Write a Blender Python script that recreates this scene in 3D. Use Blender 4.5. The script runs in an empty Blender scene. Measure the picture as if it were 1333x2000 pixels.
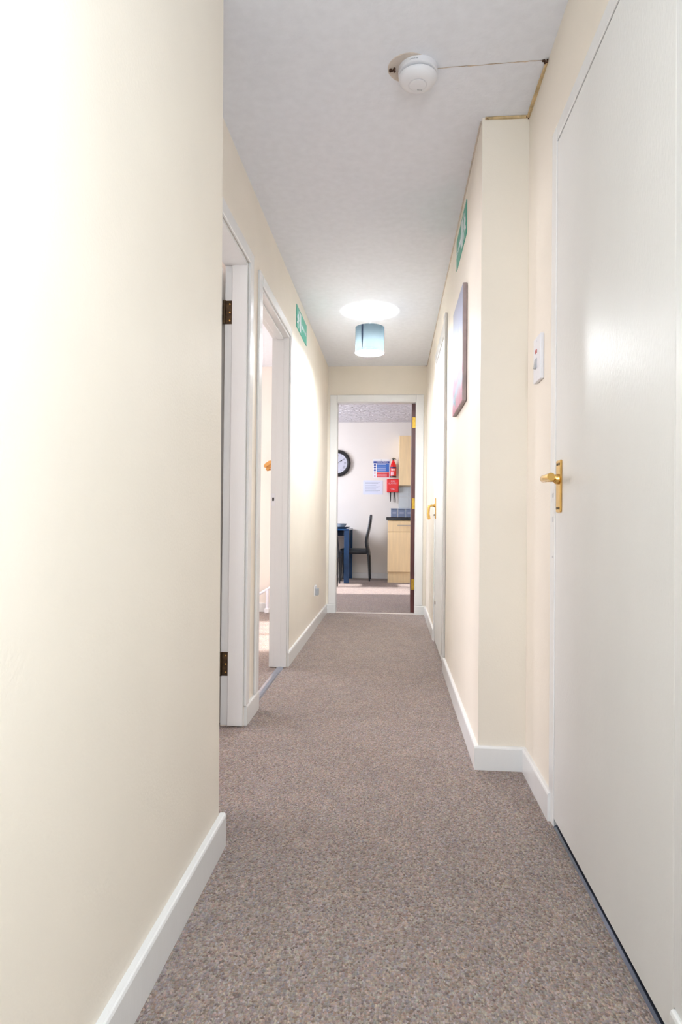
import bpy, bmesh, math, random
from mathutils import Vector, Matrix
random.seed(7)
S = bpy.context.scene
COL = S.collection
PI = math.pi

# ---------------------------------------------------------------- camera
YAW, PITCH, ROLL, FPX, CH = 0.0829, 0.0121, 0.0099, 1227.86, 0.8781
fw = Vector((-math.sin(YAW)*math.cos(PITCH), math.cos(YAW)*math.cos(PITCH), math.sin(PITCH)))
r0 = Vector((math.cos(YAW), math.sin(YAW), 0)); u0 = r0.cross(fw)
rt = math.cos(ROLL)*r0 + math.sin(ROLL)*u0; up = rt.cross(fw)
cd = bpy.data.cameras.new('camera'); cam = bpy.data.objects.new('camera', cd); COL.objects.link(cam)
cam.matrix_world = Matrix(((rt.x, up.x, -fw.x, 0), (rt.y, up.y, -fw.y, 0), (rt.z, up.z, -fw.z, CH), (0, 0, 0, 1)))
cd.sensor_fit = 'VERTICAL'; cd.sensor_height = 36.0; cd.lens = FPX/2000*36.0
cd.clip_start = 0.02; cd.clip_end = 100
S.camera = cam

# ---------------------------------------------------------------- world, lights, exposure
w = bpy.data.worlds.new('daylight'); S.world = w; w.use_nodes = True
w.node_tree.nodes['Background'].inputs[0].default_value = (0.80, 0.88, 1.0, 1)
w.node_tree.nodes['Background'].inputs[1].default_value = 1.5
S.view_settings.view_transform = 'Standard'; S.view_settings.look = 'None'
S.view_settings.gamma = 1.0; S.view_settings.use_curve_mapping = False
S.view_settings.exposure = 0.42

def area(name, loc, target, sx, sy, watts, color=(1, 1, 1)):
    d = bpy.data.lights.new(name, 'AREA'); d.shape = 'RECTANGLE'; d.size = sx; d.size_y = sy
    d.energy = watts; d.color = color
    o = bpy.data.objects.new(name, d); COL.objects.link(o); o.location = loc
    o.rotation_euler = (Vector(target)-Vector(loc)).to_track_quat('-Z', 'Z').to_euler()
    return o
# daylight through the kitchen and bedroom windows; the other area lights are added fill
area('entrance_fill', (0.0, -1.40, 1.25), (0.0, 2.0, 1.25), 0.75, 1.8, 4, (0.85, 0.95, 1.0))  # added fill from behind the camera
area('side_fill', (0.45, -0.30, 1.50), (-0.46, 0.05, 1.50), 0.9, 1.1, 27, (0.74, 0.87, 1.0))  # added cool fill for the near left wall, source unseen
area('first_room_fill', (-3.00, 2.15, 1.60), (0.4, 2.20, 1.0), 0.9, 0.9, 26, (0.90, 0.91, 1.0))  # added fill out of the first left doorway, no lamp body
area('kitchen_daylight', (-2.70, 8.00, 1.55), (0.0, 8.0, 0.5), 1.5, 1.1, 84, (0.88, 0.90, 1.0))
area('bedroom_daylight', (-3.00, 4.60, 1.50), (-0.9, 4.6, 0.9), 1.3, 1.1, 40, (0.93, 0.93, 1.0))

sd = bpy.data.lights.new('sun', 'SUN'); sd.energy = 9.0; sd.angle = math.radians(2.5); sd.color = (1.0, 0.97, 0.98)
so_ = bpy.data.objects.new('sun', sd); COL.objects.link(so_); so_.location = (-6, 6, 6)
so_.rotation_euler = Vector((1.0, 0.06, -0.577)).to_track_quat('-Z', 'Y').to_euler()

# ---------------------------------------------------------------- fitted dimensions (metres)
XL, XR, XN, XNL = -0.6252, 0.3071, 0.4723, -0.4642
YF, YP, YNL, ZC = 5.902, 2.274, 1.6535, 2.3253
YK = 9.481; ZK = 2.352; YB = -1.5
WT = 0.098                       # partition thickness
SKH, SKT = 0.083, 0.014

# ---------------------------------------------------------------- materials
def mat(name, color, rough=0.5, metal=0.0, spec=0.5, var=0.0, vscale=6.0, bump=0.0, bscale=60.0, stretch=(1, 1, 1),
        emit=None, coat=0.0):
    m = bpy.data.materials.new(name); m.use_nodes = True
    nt = m.node_tree; b = nt.nodes['Principled BSDF']
    b.inputs['Base Color'].default_value = (*color, 1); b.inputs['Roughness'].default_value = rough
    b.inputs['Metallic'].default_value = metal; b.inputs['Specular IOR Level'].default_value = spec
    b.inputs['Coat Weight'].default_value = coat
    tc = nt.nodes.new('ShaderNodeTexCoord'); mp = nt.nodes.new('ShaderNodeMapping')
    mp.inputs['Scale'].default_value = stretch
    nt.links.new(tc.outputs['Object'], mp.inputs['Vector'])
    if var > 0:
        n = nt.nodes.new('ShaderNodeTexNoise'); n.inputs['Scale'].default_value = vscale; n.inputs['Detail'].default_value = 4
        nt.links.new(mp.outputs[0], n.inputs['Vector'])
        r = nt.nodes.new('ShaderNodeValToRGB')
        r.color_ramp.elements[0].position = 0.3; r.color_ramp.elements[1].position = 0.7
        r.color_ramp.elements[0].color = (*[c*(1-var) for c in color], 1)
        r.color_ramp.elements[1].color = (*[min(1, c*(1+var)) for c in color], 1)
        nt.links.new(n.outputs['Fac'], r.inputs['Fac']); nt.links.new(r.outputs['Color'], b.inputs['Base Color'])
    if bump > 0:
        n = nt.nodes.new('ShaderNodeTexNoise'); n.inputs['Scale'].default_value = bscale; n.inputs['Detail'].default_value = 3
        nt.links.new(mp.outputs[0], n.inputs['Vector'])
        bp = nt.nodes.new('ShaderNodeBump'); bp.inputs['Strength'].default_value = bump; bp.inputs['Distance'].default_value = 0.002
        nt.links.new(n.outputs['Fac'], bp.inputs['Height']); nt.links.new(bp.outputs['Normal'], b.inputs['Normal'])
    if emit:
        b.inputs['Emission Color'].default_value = (*emit[0], 1); b.inputs['Emission Strength'].default_value = emit[1]
    return m

M = {}
M['cream'] = mat('cream_wall_paint', (0.89, 0.815, 0.708), 0.62, var=0.02, vscale=3, bump=0.25, bscale=160)
M['pink'] = mat('pale_bedroom_paint', (0.85, 0.76, 0.68), 0.65, var=0.02, vscale=3, bump=0.2, bscale=160)
M['kitchen_wall'] = mat('off_white_kitchen_paint', (0.84, 0.80, 0.75), 0.65, var=0.02, vscale=3, bump=0.2, bscale=160)
M['ceiling'] = mat('white_ceiling_paint', (0.845, 0.86, 0.915), 0.75, var=0.025, vscale=30, bump=0.35, bscale=90)
M['gloss'] = mat('white_gloss_paint', (0.85, 0.845, 0.835), 0.25, var=0.012, vscale=5, bump=0.12, bscale=60, stretch=(6, 6, 0.5))
M['door'] = mat('white_gloss_door_paint', (0.83, 0.82, 0.80), 0.40, spec=0.14, var=0.015, vscale=3, bump=0.35, bscale=90, stretch=(2, 2, 0.9))
M['white_plastic'] = mat('white_plastic', (0.82, 0.81, 0.84), 0.35, var=0.01)
M['grey_plastic'] = mat('grey_plastic', (0.45, 0.46, 0.48), 0.4, var=0.02)
M['dark'] = mat('dark_recess', (0.03, 0.022, 0.02), 0.7, var=0.1)
M['brass'] = mat('polished_brass', (0.78, 0.50, 0.16), 0.18, metal=1.0, var=0.08, vscale=40)
M['old_brass'] = mat('tarnished_brass', (0.085, 0.055, 0.03), 0.45, metal=0.7, var=0.35, vscale=60)
M['chrome'] = mat('brushed_steel', (0.62, 0.64, 0.68), 0.25, metal=1.0, var=0.05, vscale=30)
M['strip'] = mat('aluminium_threshold', (0.42, 0.46, 0.56), 0.25, metal=1.0, var=0.08, vscale=30)
M['dark_strip'] = mat('dark_steel_threshold', (0.13, 0.16, 0.22), 0.22, metal=1.0, var=0.15, vscale=20)
M['stain'] = mat('tan_sealant', (0.62, 0.46, 0.25), 0.8, var=0.25, vscale=40)
M['crack'] = mat('tan_crack', (0.58, 0.46, 0.35), 0.9, var=0.35, vscale=60)
M['ring_stain'] = mat('old_paint_ring', (0.66, 0.58, 0.51), 0.8, var=0.08, vscale=30)
M['spot'] = mat('brown_spot', (0.06, 0.025, 0.012), 0.9, var=0.4, vscale=150)
M['mahogany'] = mat('dark_brown_door', (0.085, 0.020, 0.018), 0.35, var=0.3, vscale=8, stretch=(8, 8, 0.6))
M['maple'] = mat('pale_maple_veneer', (0.90, 0.69, 0.40), 0.40, var=0.06, vscale=7, stretch=(5, 5, 0.5))
M['worktop'] = mat('black_worktop', (0.012, 0.012, 0.014), 0.25, var=0.4, vscale=200)
M['tile'] = mat('pale_grey_tile', (0.62, 0.66, 0.68), 0.15, var=0.02)
M['navy'] = mat('black_gloss_blue_reflection', (0.012, 0.055, 0.15), 0.18, var=0.15, vscale=10)  # black table gloss, blue daylight reflection put into the base colour
M['black_glass'] = mat('black_glass', (0.010, 0.016, 0.030), 0.06, var=0.1)
M['leatherette'] = mat('black_leatherette', (0.012, 0.016, 0.022), 0.36, var=0.15, vscale=30, bump=0.3, bscale=200)
M['black_metal'] = mat('black_metal', (0.020, 0.024, 0.028), 0.4, var=0.1)
M['canister'] = mat('slate_blue_enamel', (0.20, 0.245, 0.36), 0.45, var=0.05, vscale=40)
M['red'] = mat('red_enamel', (0.72, 0.008, 0.012), 0.3, var=0.05)
M['red_flat'] = mat('red_print', (0.72, 0.04, 0.06), 0.5, var=0.03)
M['blue_flat'] = mat('blue_print', (0.045, 0.17, 0.58), 0.5, var=0.03)
M['darkblue_flat'] = mat('dark_blue_print', (0.02, 0.06, 0.33), 0.5, var=0.03)
M['green_flat'] = mat('green_sign', (0.006, 0.34, 0.23), 0.35, var=0.04)
M['white_flat'] = mat('white_print', (0.85, 0.87, 0.90), 0.5, var=0.01)
M['pink_flat'] = mat('pale_pink_print', (0.75, 0.42, 0.50), 0.5, var=0.03)
M['paper'] = mat('white_paper', (0.74, 0.78, 0.92), 0.6, var=0.015)
M['ink'] = mat('grey_ink', (0.35, 0.38, 0.50), 0.7, var=0.05)
M['black'] = mat('matt_black', (0.012, 0.012, 0.013), 0.45, var=0.1)
M['clock_face'] = mat('white_clock_face', (0.58, 0.59, 0.68), 0.4, var=0.015)
M['numeral'] = mat('grey_numerals', (0.13, 0.13, 0.17), 0.5, var=0.05)
M['gold'] = mat('dull_gold_hinge', (0.50, 0.31, 0.05), 0.38, metal=0.9, var=0.2, vscale=50)
M['pale_strip'] = mat('pale_threshold', (0.70, 0.63, 0.58), 0.4, var=0.05)
M['purple_flat'] = mat('dark_purple_print', (0.045, 0.012, 0.10), 0.4, var=0.05)
M['plate'] = mat('slate_stoneware', (0.10, 0.14, 0.19), 0.2, var=0.06)
M['bowl'] = mat('pale_blue_stoneware', (0.42, 0.50, 0.58), 0.2, var=0.05)
M['hanger'] = mat('pale_wood', (0.64, 0.31, 0.08), 0.45, var=0.12, vscale=20, stretch=(1, 6, 6))
M['white_metal'] = mat('white_coated_metal', (0.84, 0.83, 0.90), 0.3, var=0.01)
M['neon'] = mat('red_neon', (0.55, 0.05, 0.04), 0.3, var=0.05)
M['yellow'] = mat('yellowed_plastic', (0.55, 0.48, 0.20), 0.4, var=0.1)
M['bulb'] = mat('lit_bulb', (1, 1, 1), 0.4, emit=((0.89, 0.95, 1.0), 1650.0))
M['bulb_fill'] = mat('added_fill_bulb', (1, 1, 1), 0.4, emit=((0.89, 0.95, 1.0), 420.0))
M['canvas_side'] = mat('canvas_edge', (0.42, 0.34, 0.34), 0.7, var=0.15, vscale=15)

def artex():
    m = mat('swirled_ceiling_coating', (0.76, 0.74, 0.78), 0.75, var=0.0)
    nt = m.node_tree; b = nt.nodes['Principled BSDF']; tc = [n for n in nt.nodes if n.type == 'TEX_COORD'][0]
    wv = nt.nodes.new('ShaderNodeTexWave'); wv.inputs['Scale'].default_value = 4.5; wv.inputs['Distortion'].default_value = 9
    wv.inputs['Detail'].default_value = 2; wv.inputs['Detail Scale'].default_value = 2.0; wv.bands_direction = 'Y'
    bp = nt.nodes.new('ShaderNodeBump'); bp.inputs['Strength'].default_value = 0.6; bp.inputs['Distance'].default_value = 0.03
    nt.links.new(tc.outputs['Object'], wv.inputs['Vector']); nt.links.new(wv.outputs['Fac'], bp.inputs['Height'])
    nt.links.new(bp.outputs['Normal'], b.inputs['Normal'])
    return m
M['artex'] = artex()

def carpet():
    m = bpy.data.materials.new('loop_pile_carpet'); m.use_nodes = True
    nt = m.node_tree; b = nt.nodes['Principled BSDF']; L = nt.links.new
    b.inputs['Roughness'].default_value = 0.95; b.inputs['Specular IOR Level'].default_value = 0.1
    b.inputs['Sheen Weight'].default_value = 0.25; b.inputs['Sheen Roughness'].default_value = 0.6
    tc = nt.nodes.new('ShaderNodeTexCoord'); mp = nt.nodes.new('ShaderNodeMapping'); mp.inputs['Scale'].default_value = (1.0, 0.75, 1)
    L(tc.outputs['Object'], mp.inputs['Vector'])
    v = nt.nodes.new('ShaderNodeTexVoronoi'); v.inputs['Scale'].default_value = 225; v.inputs['Randomness'].default_value = 0.8
    L(mp.outputs[0], v.inputs['Vector'])
    sp = nt.nodes.new('ShaderNodeSeparateColor'); L(v.outputs['Color'], sp.inputs[0])
    r = nt.nodes.new('ShaderNodeValToRGB'); el = r.color_ramp.elements
    el[0].position = 0.0; el[0].color = (0.185, 0.132, 0.112, 1); el[1].position = 1.0; el[1].color = (0.51, 0.445, 0.41, 1)
    for p, c in ((0.25, (0.31, 0.23, 0.195)), (0.45, (0.38, 0.30, 0.265)), (0.62, (0.29, 0.255, 0.25)), (0.8, (0.43, 0.35, 0.30))):
        e = el.new(p); e.color = (*c, 1)
    L(sp.outputs[0], r.inputs['Fac'])
    n = nt.nodes.new('ShaderNodeTexNoise'); n.inputs['Scale'].default_value = 9; n.inputs['Detail'].default_value = 3
    L(tc.outputs['Object'], n.inputs['Vector'])
    r2 = nt.nodes.new('ShaderNodeValToRGB'); r2.color_ramp.elements[0].position = 0.35; r2.color_ramp.elements[1].position = 0.65
    r2.color_ramp.elements[0].color = (0.93, 0.92, 0.93, 1); r2.color_ramp.elements[1].color = (1.05, 1.02, 1.0, 1)
    L(n.outputs['Fac'], r2.inputs['Fac'])
    mx = nt.nodes.new('ShaderNodeMix'); mx.data_type = 'RGBA'; mx.blend_type = 'MULTIPLY'; mx.inputs[0].default_value = 1.0
    L(r.outputs['Color'], mx.inputs[6]); L(r2.outputs['Color'], mx.inputs[7]); L(mx.outputs[2], b.inputs['Base Color'])
    r3 = nt.nodes.new('ShaderNodeValToRGB'); e3 = r3.color_ramp.elements
    e3[0].position = 0; e3[0].color = (1.16, 0.96, 0.95, 1); e3[1].position = 1; e3[1].color = (0.93, 0.98, 1.10, 1)
    for p, c in ((0.3, (1.08, 1.02, 0.86)), (0.55, (0.95, 1.03, 0.95)), (0.75, (1.05, 0.97, 1.05))):
        e = e3.new(p); e.color = (*c, 1)
    L(sp.outputs[1], r3.inputs['Fac'])
    mx2 = nt.nodes.new('ShaderNodeMix'); mx2.data_type = 'RGBA'; mx2.blend_type = 'MULTIPLY'; mx2.inputs[0].default_value = 1.0
    L(mx.outputs[2], mx2.inputs[6]); L(r3.outputs['Color'], mx2.inputs[7]); L(mx2.outputs[2], b.inputs['Base Color'])
    iv = nt.nodes.new('ShaderNodeMath'); iv.operation = 'SUBTRACT'; iv.inputs[0].default_value = 1.0; L(v.outputs['Distance'], iv.inputs[1])
    bp = nt.nodes.new('ShaderNodeBump'); bp.inputs['Strength'].default_value = 1.0; bp.inputs['Distance'].default_value = 0.007
    L(iv.outputs[0], bp.inputs['Height']); L(bp.outputs['Normal'], b.inputs['Normal'])
    return m
M['carpet'] = carpet()

def shade_mat():
    """two-ply drum shade: slate blue fabric outside, white lining inside"""
    m = bpy.data.materials.new('lined_blue_grey_shade'); m.use_nodes = True
    nt = m.node_tree; nt.nodes.remove(nt.nodes['Principled BSDF']); out = nt.nodes['Material Output']; L = nt.links.new
    n = nt.nodes.new('ShaderNodeTexNoise'); n.inputs['Scale'].default_value = 300
    bp = nt.nodes.new('ShaderNodeBump'); bp.inputs['Strength'].default_value = 0.1; L(n.outputs['Fac'], bp.inputs['Height'])
    d = nt.nodes.new('ShaderNodeBsdfDiffuse'); d.inputs[0].default_value = (0.035, 0.055, 0.068, 1); L(bp.outputs[0], d.inputs['Normal'])
    t = nt.nodes.new('ShaderNodeBsdfTranslucent'); t.inputs[0].default_value = (0.0037, 0.0045, 0.0048, 1)
    a = nt.nodes.new('ShaderNodeAddShader'); L(d.outputs[0], a.inputs[0]); L(t.outputs[0], a.inputs[1])
    di = nt.nodes.new('ShaderNodeBsdfDiffuse'); di.inputs[0].default_value = (0.20, 0.20, 0.20, 1)
    g = nt.nodes.new('ShaderNodeNewGeometry'); mx = nt.nodes.new('ShaderNodeMixShader')
    L(g.outputs['Backfacing'], mx.inputs[0]); L(a.outputs[0], mx.inputs[1]); L(di.outputs[0], mx.inputs[2]); L(mx.outputs[0], out.inputs[0])
    return m
M['shade'] = shade_mat()
M['seam'] = mat('dark_blue_seam', (0.012, 0.03, 0.07), 0.7, var=0.1)

def glass_mat():
    m = bpy.data.materials.new('window_glass'); m.use_nodes = True
    nt = m.node_tree; nt.nodes.remove(nt.nodes['Principled BSDF']); out = nt.nodes['Material Output']
    t = nt.nodes.new('ShaderNodeBsdfTransparent'); g = nt.nodes.new('ShaderNodeBsdfGlossy'); g.inputs['Roughness'].default_value = 0.02
    f = nt.nodes.new('ShaderNodeFresnel'); mx = nt.nodes.new('ShaderNodeMixShader')
    nt.links.new(f.outputs[0], mx.inputs[0]); nt.links.new(t.outputs[0], mx.inputs[1]); nt.links.new(g.outputs[0], mx.inputs[2])
    nt.links.new(mx.outputs[0], out.inputs[0])
    return m
M['glass'] = glass_mat()

def canvas_mat():
    m = mat('abstract_floral_print', (0.7, 0.7, 0.8), 0.6)
    nt = m.node_tree; b = nt.nodes['Principled BSDF']; L = nt.links.new
    tc = [n for n in nt.nodes if n.type == 'TEX_COORD'][0]
    sx = nt.nodes.new('ShaderNodeSeparateXYZ'); L(tc.outputs['Object'], sx.inputs[0])
    ns = nt.nodes.new('ShaderNodeTexNoise'); ns.inputs['Scale'].default_value = 7; ns.inputs['Detail'].default_value = 5
    L(tc.outputs['Object'], ns.inputs['Vector'])
    a = nt.nodes.new('ShaderNodeMath'); a.operation = 'MULTIPLY_ADD'; a.inputs[1].default_value = 0.16; L(ns.outputs['Fac'], a.inputs[0])
    L(sx.outputs['Z'], a.inputs[2])
    mr = nt.nodes.new('ShaderNodeMapRange'); mr.inputs[1].default_value = 0.08; mr.inputs[2].default_value = 0.58; L(a.outputs[0], mr.inputs[0])
    r = nt.nodes.new('ShaderNodeValToRGB'); el = r.color_ramp.elements
    el[0].position = 0; el[0].color = (0.45, 0.13, 0.18, 1); el[1].position = 1; el[1].color = (0.36, 0.36, 0.47, 1)
    for p, c in ((0.10, (0.48, 0.22, 0.31)), (0.18, (0.36, 0.43, 0.55)), (0.27, (0.52, 0.25, 0.37)), (0.36, (0.48, 0.44, 0.60)), (0.5, (0.64, 0.66, 0.74)), (0.7, (0.42, 0.46, 0.62))):
        e = el.new(p); e.color = (*c, 1)
    L(mr.outputs[0], r.inputs['Fac'])
    n2 = nt.nodes.new('ShaderNodeTexNoise'); n2.inputs['Scale'].default_value = 16; L(tc.outputs['Object'], n2.inputs['Vector'])
    r2 = nt.nodes.new('ShaderNodeValToRGB'); r2.color_ramp.elements[0].position = 0.60; r2.color_ramp.elements[1].position = 0.66
    L(n2.outputs['Fac'], r2.inputs['Fac'])
    lo = nt.nodes.new('ShaderNodeMapRange'); lo.inputs[1].default_value = 0.16; lo.inputs[2].default_value = 0.05; L(sx.outputs['Z'], lo.inputs[0])
    ml = nt.nodes.new('ShaderNodeMath'); ml.operation = 'MULTIPLY'; L(r2.outputs['Color'], ml.inputs[0]); L(lo.outputs[0], ml.inputs[1])
    mx = nt.nodes.new('ShaderNodeMix'); mx.data_type = 'RGBA'; L(ml.outputs[0], mx.inputs[0]); L(r.outputs['Color'], mx.inputs[6])
    mx.inputs[7].default_value = (0.07, 0.26, 0.30, 1); L(mx.outputs[2], b.inputs['Base Color'])
    return m
M['canvas'] = canvas_mat()

# ---------------------------------------------------------------- mesh helpers
class MB:
    def __init__(s): s.bm = bmesh.new()
    def box(s, x0, x1, y0, y1, z0, z1, bev=0.0, seg=1):
        x0, x1 = sorted((x0, x1)); y0, y1 = sorted((y0, y1)); z0, z1 = sorted((z0, z1))
        vs = [s.bm.verts.new(p) for p in ((x0, y0, z0), (x1, y0, z0), (x1, y1, z0), (x0, y1, z0), (x0, y0, z1), (x1, y0, z1), (x1, y1, z1), (x0, y1, z1))]
        fs = [s.bm.faces.new([vs[i] for i in q]) for q in ((3, 2, 1, 0), (4, 5, 6, 7), (0, 1, 5, 4), (1, 2, 6, 5), (2, 3, 7, 6), (3, 0, 4, 7))]
        if bev > 0:
            bmesh.ops.bevel(s.bm, geom=list({e for f in fs for e in f.edges}), offset=bev, segments=seg, affect='EDGES', profile=0.5)
        return s
    def prism(s, pts, axis, a0, a1):
        """extrude a closed 2-D outline along an axis ('x','y','z')"""
        def P(p, a):
            return {'x': (a, p[0], p[1]), 'y': (p[0], a, p[1]), 'z': (p[0], p[1], a)}[axis]
        A = [s.bm.verts.new(P(p, a0)) for p in pts]; B = [s.bm.verts.new(P(p, a1)) for p in pts]
        n = len(pts); s.bm.faces.new(A); s.bm.faces.new(B[::-1])
        for i in range(n):
            s.bm.faces.new((A[i], B[i], B[(i+1) % n], A[(i+1) % n]))
        return s
    def lathe(s, prof, c, axis='z', n=32, cap=True):
        """prof: list of (radius, height) along the axis from c"""
        rings = []
        for r, h in prof:
            ring = []
            for i in range(n):
                a = 2*PI*i/n; u, v = r*math.cos(a), r*math.sin(a)
                d = {'z': (u, v, h), 'y': (u, h, v), 'x': (h, u, v)}[axis]
                ring.append(s.bm.verts.new((c[0]+d[0], c[1]+d[1], c[2]+d[2])))
            rings.append(ring)
        for A, B in zip(rings, rings[1:]):
            for i in range(n):
                s.bm.faces.new((A[i], A[(i+1) % n], B[(i+1) % n], B[i]))
        if cap:
            for R in (rings[0], rings[-1]):
                s.bm.faces.new(R)
        return s
    def tube(s, pts, radii, n=10, squash=(1, 1)):
        pts = [Vector(p) for p in pts]
        if not hasattr(radii, '__len__'): radii = [radii]*len(pts)
        rings = []; ref = Vector((0, 0, 1))
        if abs((pts[-1]-pts[0]).normalized().z) > 0.8: ref = Vector((0, 1, 0))
        for i, p in enumerate(pts):
            t = (pts[min(i+1, len(pts)-1)]-pts[max(i-1, 0)]).normalized()
            a = t.cross(ref).normalized(); b = t.cross(a).normalized()
            rings.append([s.bm.verts.new(p+radii[i]*(squash[0]*math.cos(2*PI*k/n)*a+squash[1]*math.sin(2*PI*k/n)*b)) for k in range(n)])
        for A, B in zip(rings, rings[1:]):
            for k in range(n): s.bm.faces.new((A[k], A[(k+1) % n], B[(k+1) % n], B[k]))
        s.bm.faces.new(rings[0]); s.bm.faces.new(rings[-1])
        return s
    def sphere(s, c, r, n=16):
        bmesh.ops.create_uvsphere(s.bm, u_segments=n, v_segments=n//2+2, radius=r, matrix=Matrix.Translation(c)); return s
    def build(s, name, m, parent=None, smooth=False, local=False, kind=None, label=None):
        bmesh.ops.recalc_face_normals(s.bm, faces=s.bm.faces)
        if parent is not None and not local:
            bmesh.ops.translate(s.bm, verts=s.bm.verts, vec=-base(parent))
        me = bpy.data.meshes.new(name); s.bm.to_mesh(me); s.bm.free()
        me.materials.append(m)
        if smooth:
            for p in me.polygons: p.use_smooth = True
            try: me.set_sharp_from_angle(angle=math.radians(38))
            except Exception: pass
        o = bpy.data.objects.new(name, me); COL.objects.link(o)
        if parent is not None: o.parent = parent
        if kind: o['kind'] = kind
        if label: o['label'] = label
        return o

def base(o):
    v = Vector((0, 0, 0))
    while o is not None: v = v + o.location; o = o.parent
    return v

def thing(name, label, cat, loc=(0, 0, 0), rz=0.0, group=None):
    o = bpy.data.objects.new(name, None); COL.objects.link(o); o.empty_display_size = 0.05
    o.location = loc; o.rotation_euler = (0, 0, rz); o['label'] = label; o['category'] = cat
    if group: o['group'] = group
    return o

def struct_root(name, loc=(0, 0, 0), label=None, cat=None):
    o = bpy.data.objects.new(name, None); COL.objects.link(o); o.empty_display_size = 0.05
    o.location = loc; o['kind'] = 'structure'
    if label: o['label'] = label
    if cat: o['category'] = cat
    return o

def text_part(name, txt, size, m, parent, origin, right, upv, depth=0.0006, align='CENTER'):
    cu = bpy.data.curves.new(name, 'FONT'); cu.body = txt; cu.size = size; cu.align_x = align; cu.align_y = 'CENTER'
    cu.extrude = depth/2; cu.resolution_u = 2
    tmp = bpy.data.objects.new('tmp_text', cu); COL.objects.link(tmp)
    dg = bpy.context.evaluated_depsgraph_get(); me = bpy.data.meshes.new_from_object(tmp.evaluated_get(dg))
    bpy.data.objects.remove(tmp); bpy.data.curves.remove(cu)
    R = Vector(right).normalized(); U = Vector(upv).normalized(); N = R.cross(U)
    b = base(parent); o0 = Vector(origin)-b
    me.transform(Matrix(((R.x, U.x, N.x, o0.x), (R.y, U.y, N.y, o0.y), (R.z, U.z, N.z, o0.z), (0, 0, 0, 1))))
    me.materials.clear(); me.materials.append(m); me.name = name
    o = bpy.data.objects.new(name, me); COL.objects.link(o); o.parent = parent
    return o

def structure(name, mb, m, **k):
    return mb.build(name, m, kind='structure', **k)

# ================================================================ LARGE STRUCTURE
structure('floor', MB().box(-3.3, 1.4, YB-0.2, YK+0.1, -0.10, 0.0), M['carpet'])
ceiling = structure('ceiling', MB().box(-3.3, 1.4, YB-0.2, YF+WT, ZC, ZC+0.12), M['ceiling'])
structure('ceiling_kitchen', MB().box(-3.3, 1.4, YF+WT, YK+0.1, ZK, ZK+0.12), M['artex'])

# door openings
D1 = (1.86, 2.625, 1.968)    # left, first (y0, y1, top)
D2 = (2.875, 3.690, 1.965)   # left, second
KX = (-0.534, 0.205, 1.985)  # kitchen doorway (x0, x1, top)
DN = (1.085, 1.868, 1.990)   # right, near
DF = (3.790, 4.610, 2.022)   # right, far

# near left wall: a few millimetres out of plumb, as in the photograph
def leanx(z): return XNL + 0.0077 - 0.0137*(z-0.1)/2.1
mb = MB()
v = []
for z in (0.0, ZC):
    v += [mb.bm.verts.new(p) for p in ((leanx(z), YB, z), (leanx(z), YNL, z), (XL-0.06, YNL, z), (XL-0.06, YB, z))]
for q in ((0, 1, 2, 3), (7, 6, 5, 4), (0, 4, 5, 1), (1, 5, 6, 2), (2, 6, 7, 3), (3, 7, 4, 0)): mb.bm.faces.new([v[i] for i in q])
structure('wall_left_near', mb, M['cream'])

mb = MB()
mb.box(XL-WT, XL, YNL, D1[0], 0, ZC); mb.box(XL-WT, XL, D1[1], D2[0], 0, ZC); mb.box(XL-WT, XL, D2[1], YF, 0, ZC)
mb.box(XL-WT, XL, D1[0], D1[1], D1[2], ZC); mb.box(XL-WT, XL, D2[0], D2[1], D2[2], ZC)
structure('wall_left', mb, M['cream'])

mb = MB()
mb.box(XN, XN+WT, YB, -0.80, 0, ZC); mb.box(XN, XN+WT, 0.20, DN[0], 0, ZC); mb.box(XN, XN+WT, -0.80, 0.20, 0, 0.9); mb.box(XN, XN+WT, -0.80, 0.20, 2.1, ZC); mb.box(XN, XN+WT, DN[1], YP, 0, ZC); mb.box(XN, XN+WT, DN[0], DN[1], DN[2], ZC)
structure('wall_right_near', mb, M['cream'])
mb = MB()
mb.box(XR, XN+WT, YP, DF[0], 0, ZC); mb.box(XR, XR+WT, DF[1], YF, 0, ZC); mb.box(XR, XR+WT, DF[0], DF[1], DF[2], ZC)
structure('wall_right', mb, M['cream'])
structure('light_block_right', MB().box(0.95, 1.05, 0.25, YF, 0, ZC), M['cream'])  # unseen backing wall, added to keep ambient light out of the door gaps
mb = MB(); mb.box(-3.2, KX[0], YF, YF+WT, 0, ZC); mb.box(KX[1], 1.3, YF, YF+WT, 0, ZC); mb.box(KX[0], KX[1], YF, YF+WT, KX[2], ZC)
mb.box(-3.2, 1.3, YF+WT*0.5, YF+WT, ZC, ZK)
structure('wall_front', mb, M['cream'])

# behind the camera: end wall with an added glazed screen for the fill light
mb = MB(); mb.box(XNL-0.2, -0.40, YB-0.1, YB, 0, ZC); mb.box(0.40, XN+WT, YB-0.1, YB, 0, ZC); mb.box(-0.40, 0.40, YB-0.1, YB, 2.15, ZC)
structure('wall_back', mb, M['cream'])
d = struct_root('added_screen', (0, YB, 0))
f = MB(); f.box(-0.40, -0.34, YB-0.07, YB-0.03, 0.02, 2.15); f.box(0.34, 0.40, YB-0.07, YB-0.03, 0.02, 2.15)
f.box(-0.34, 0.34, YB-0.07, YB-0.03, 2.08, 2.15); f.box(-0.34, 0.34, YB-0.07, YB-0.03, 0.02, 0.22); f.build('door_frame', M['gloss'], d)
MB().box(-0.34, 0.34, YB-0.052, YB-0.048, 0.22, 2.08).build('pane', M['glass'], d)

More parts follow.
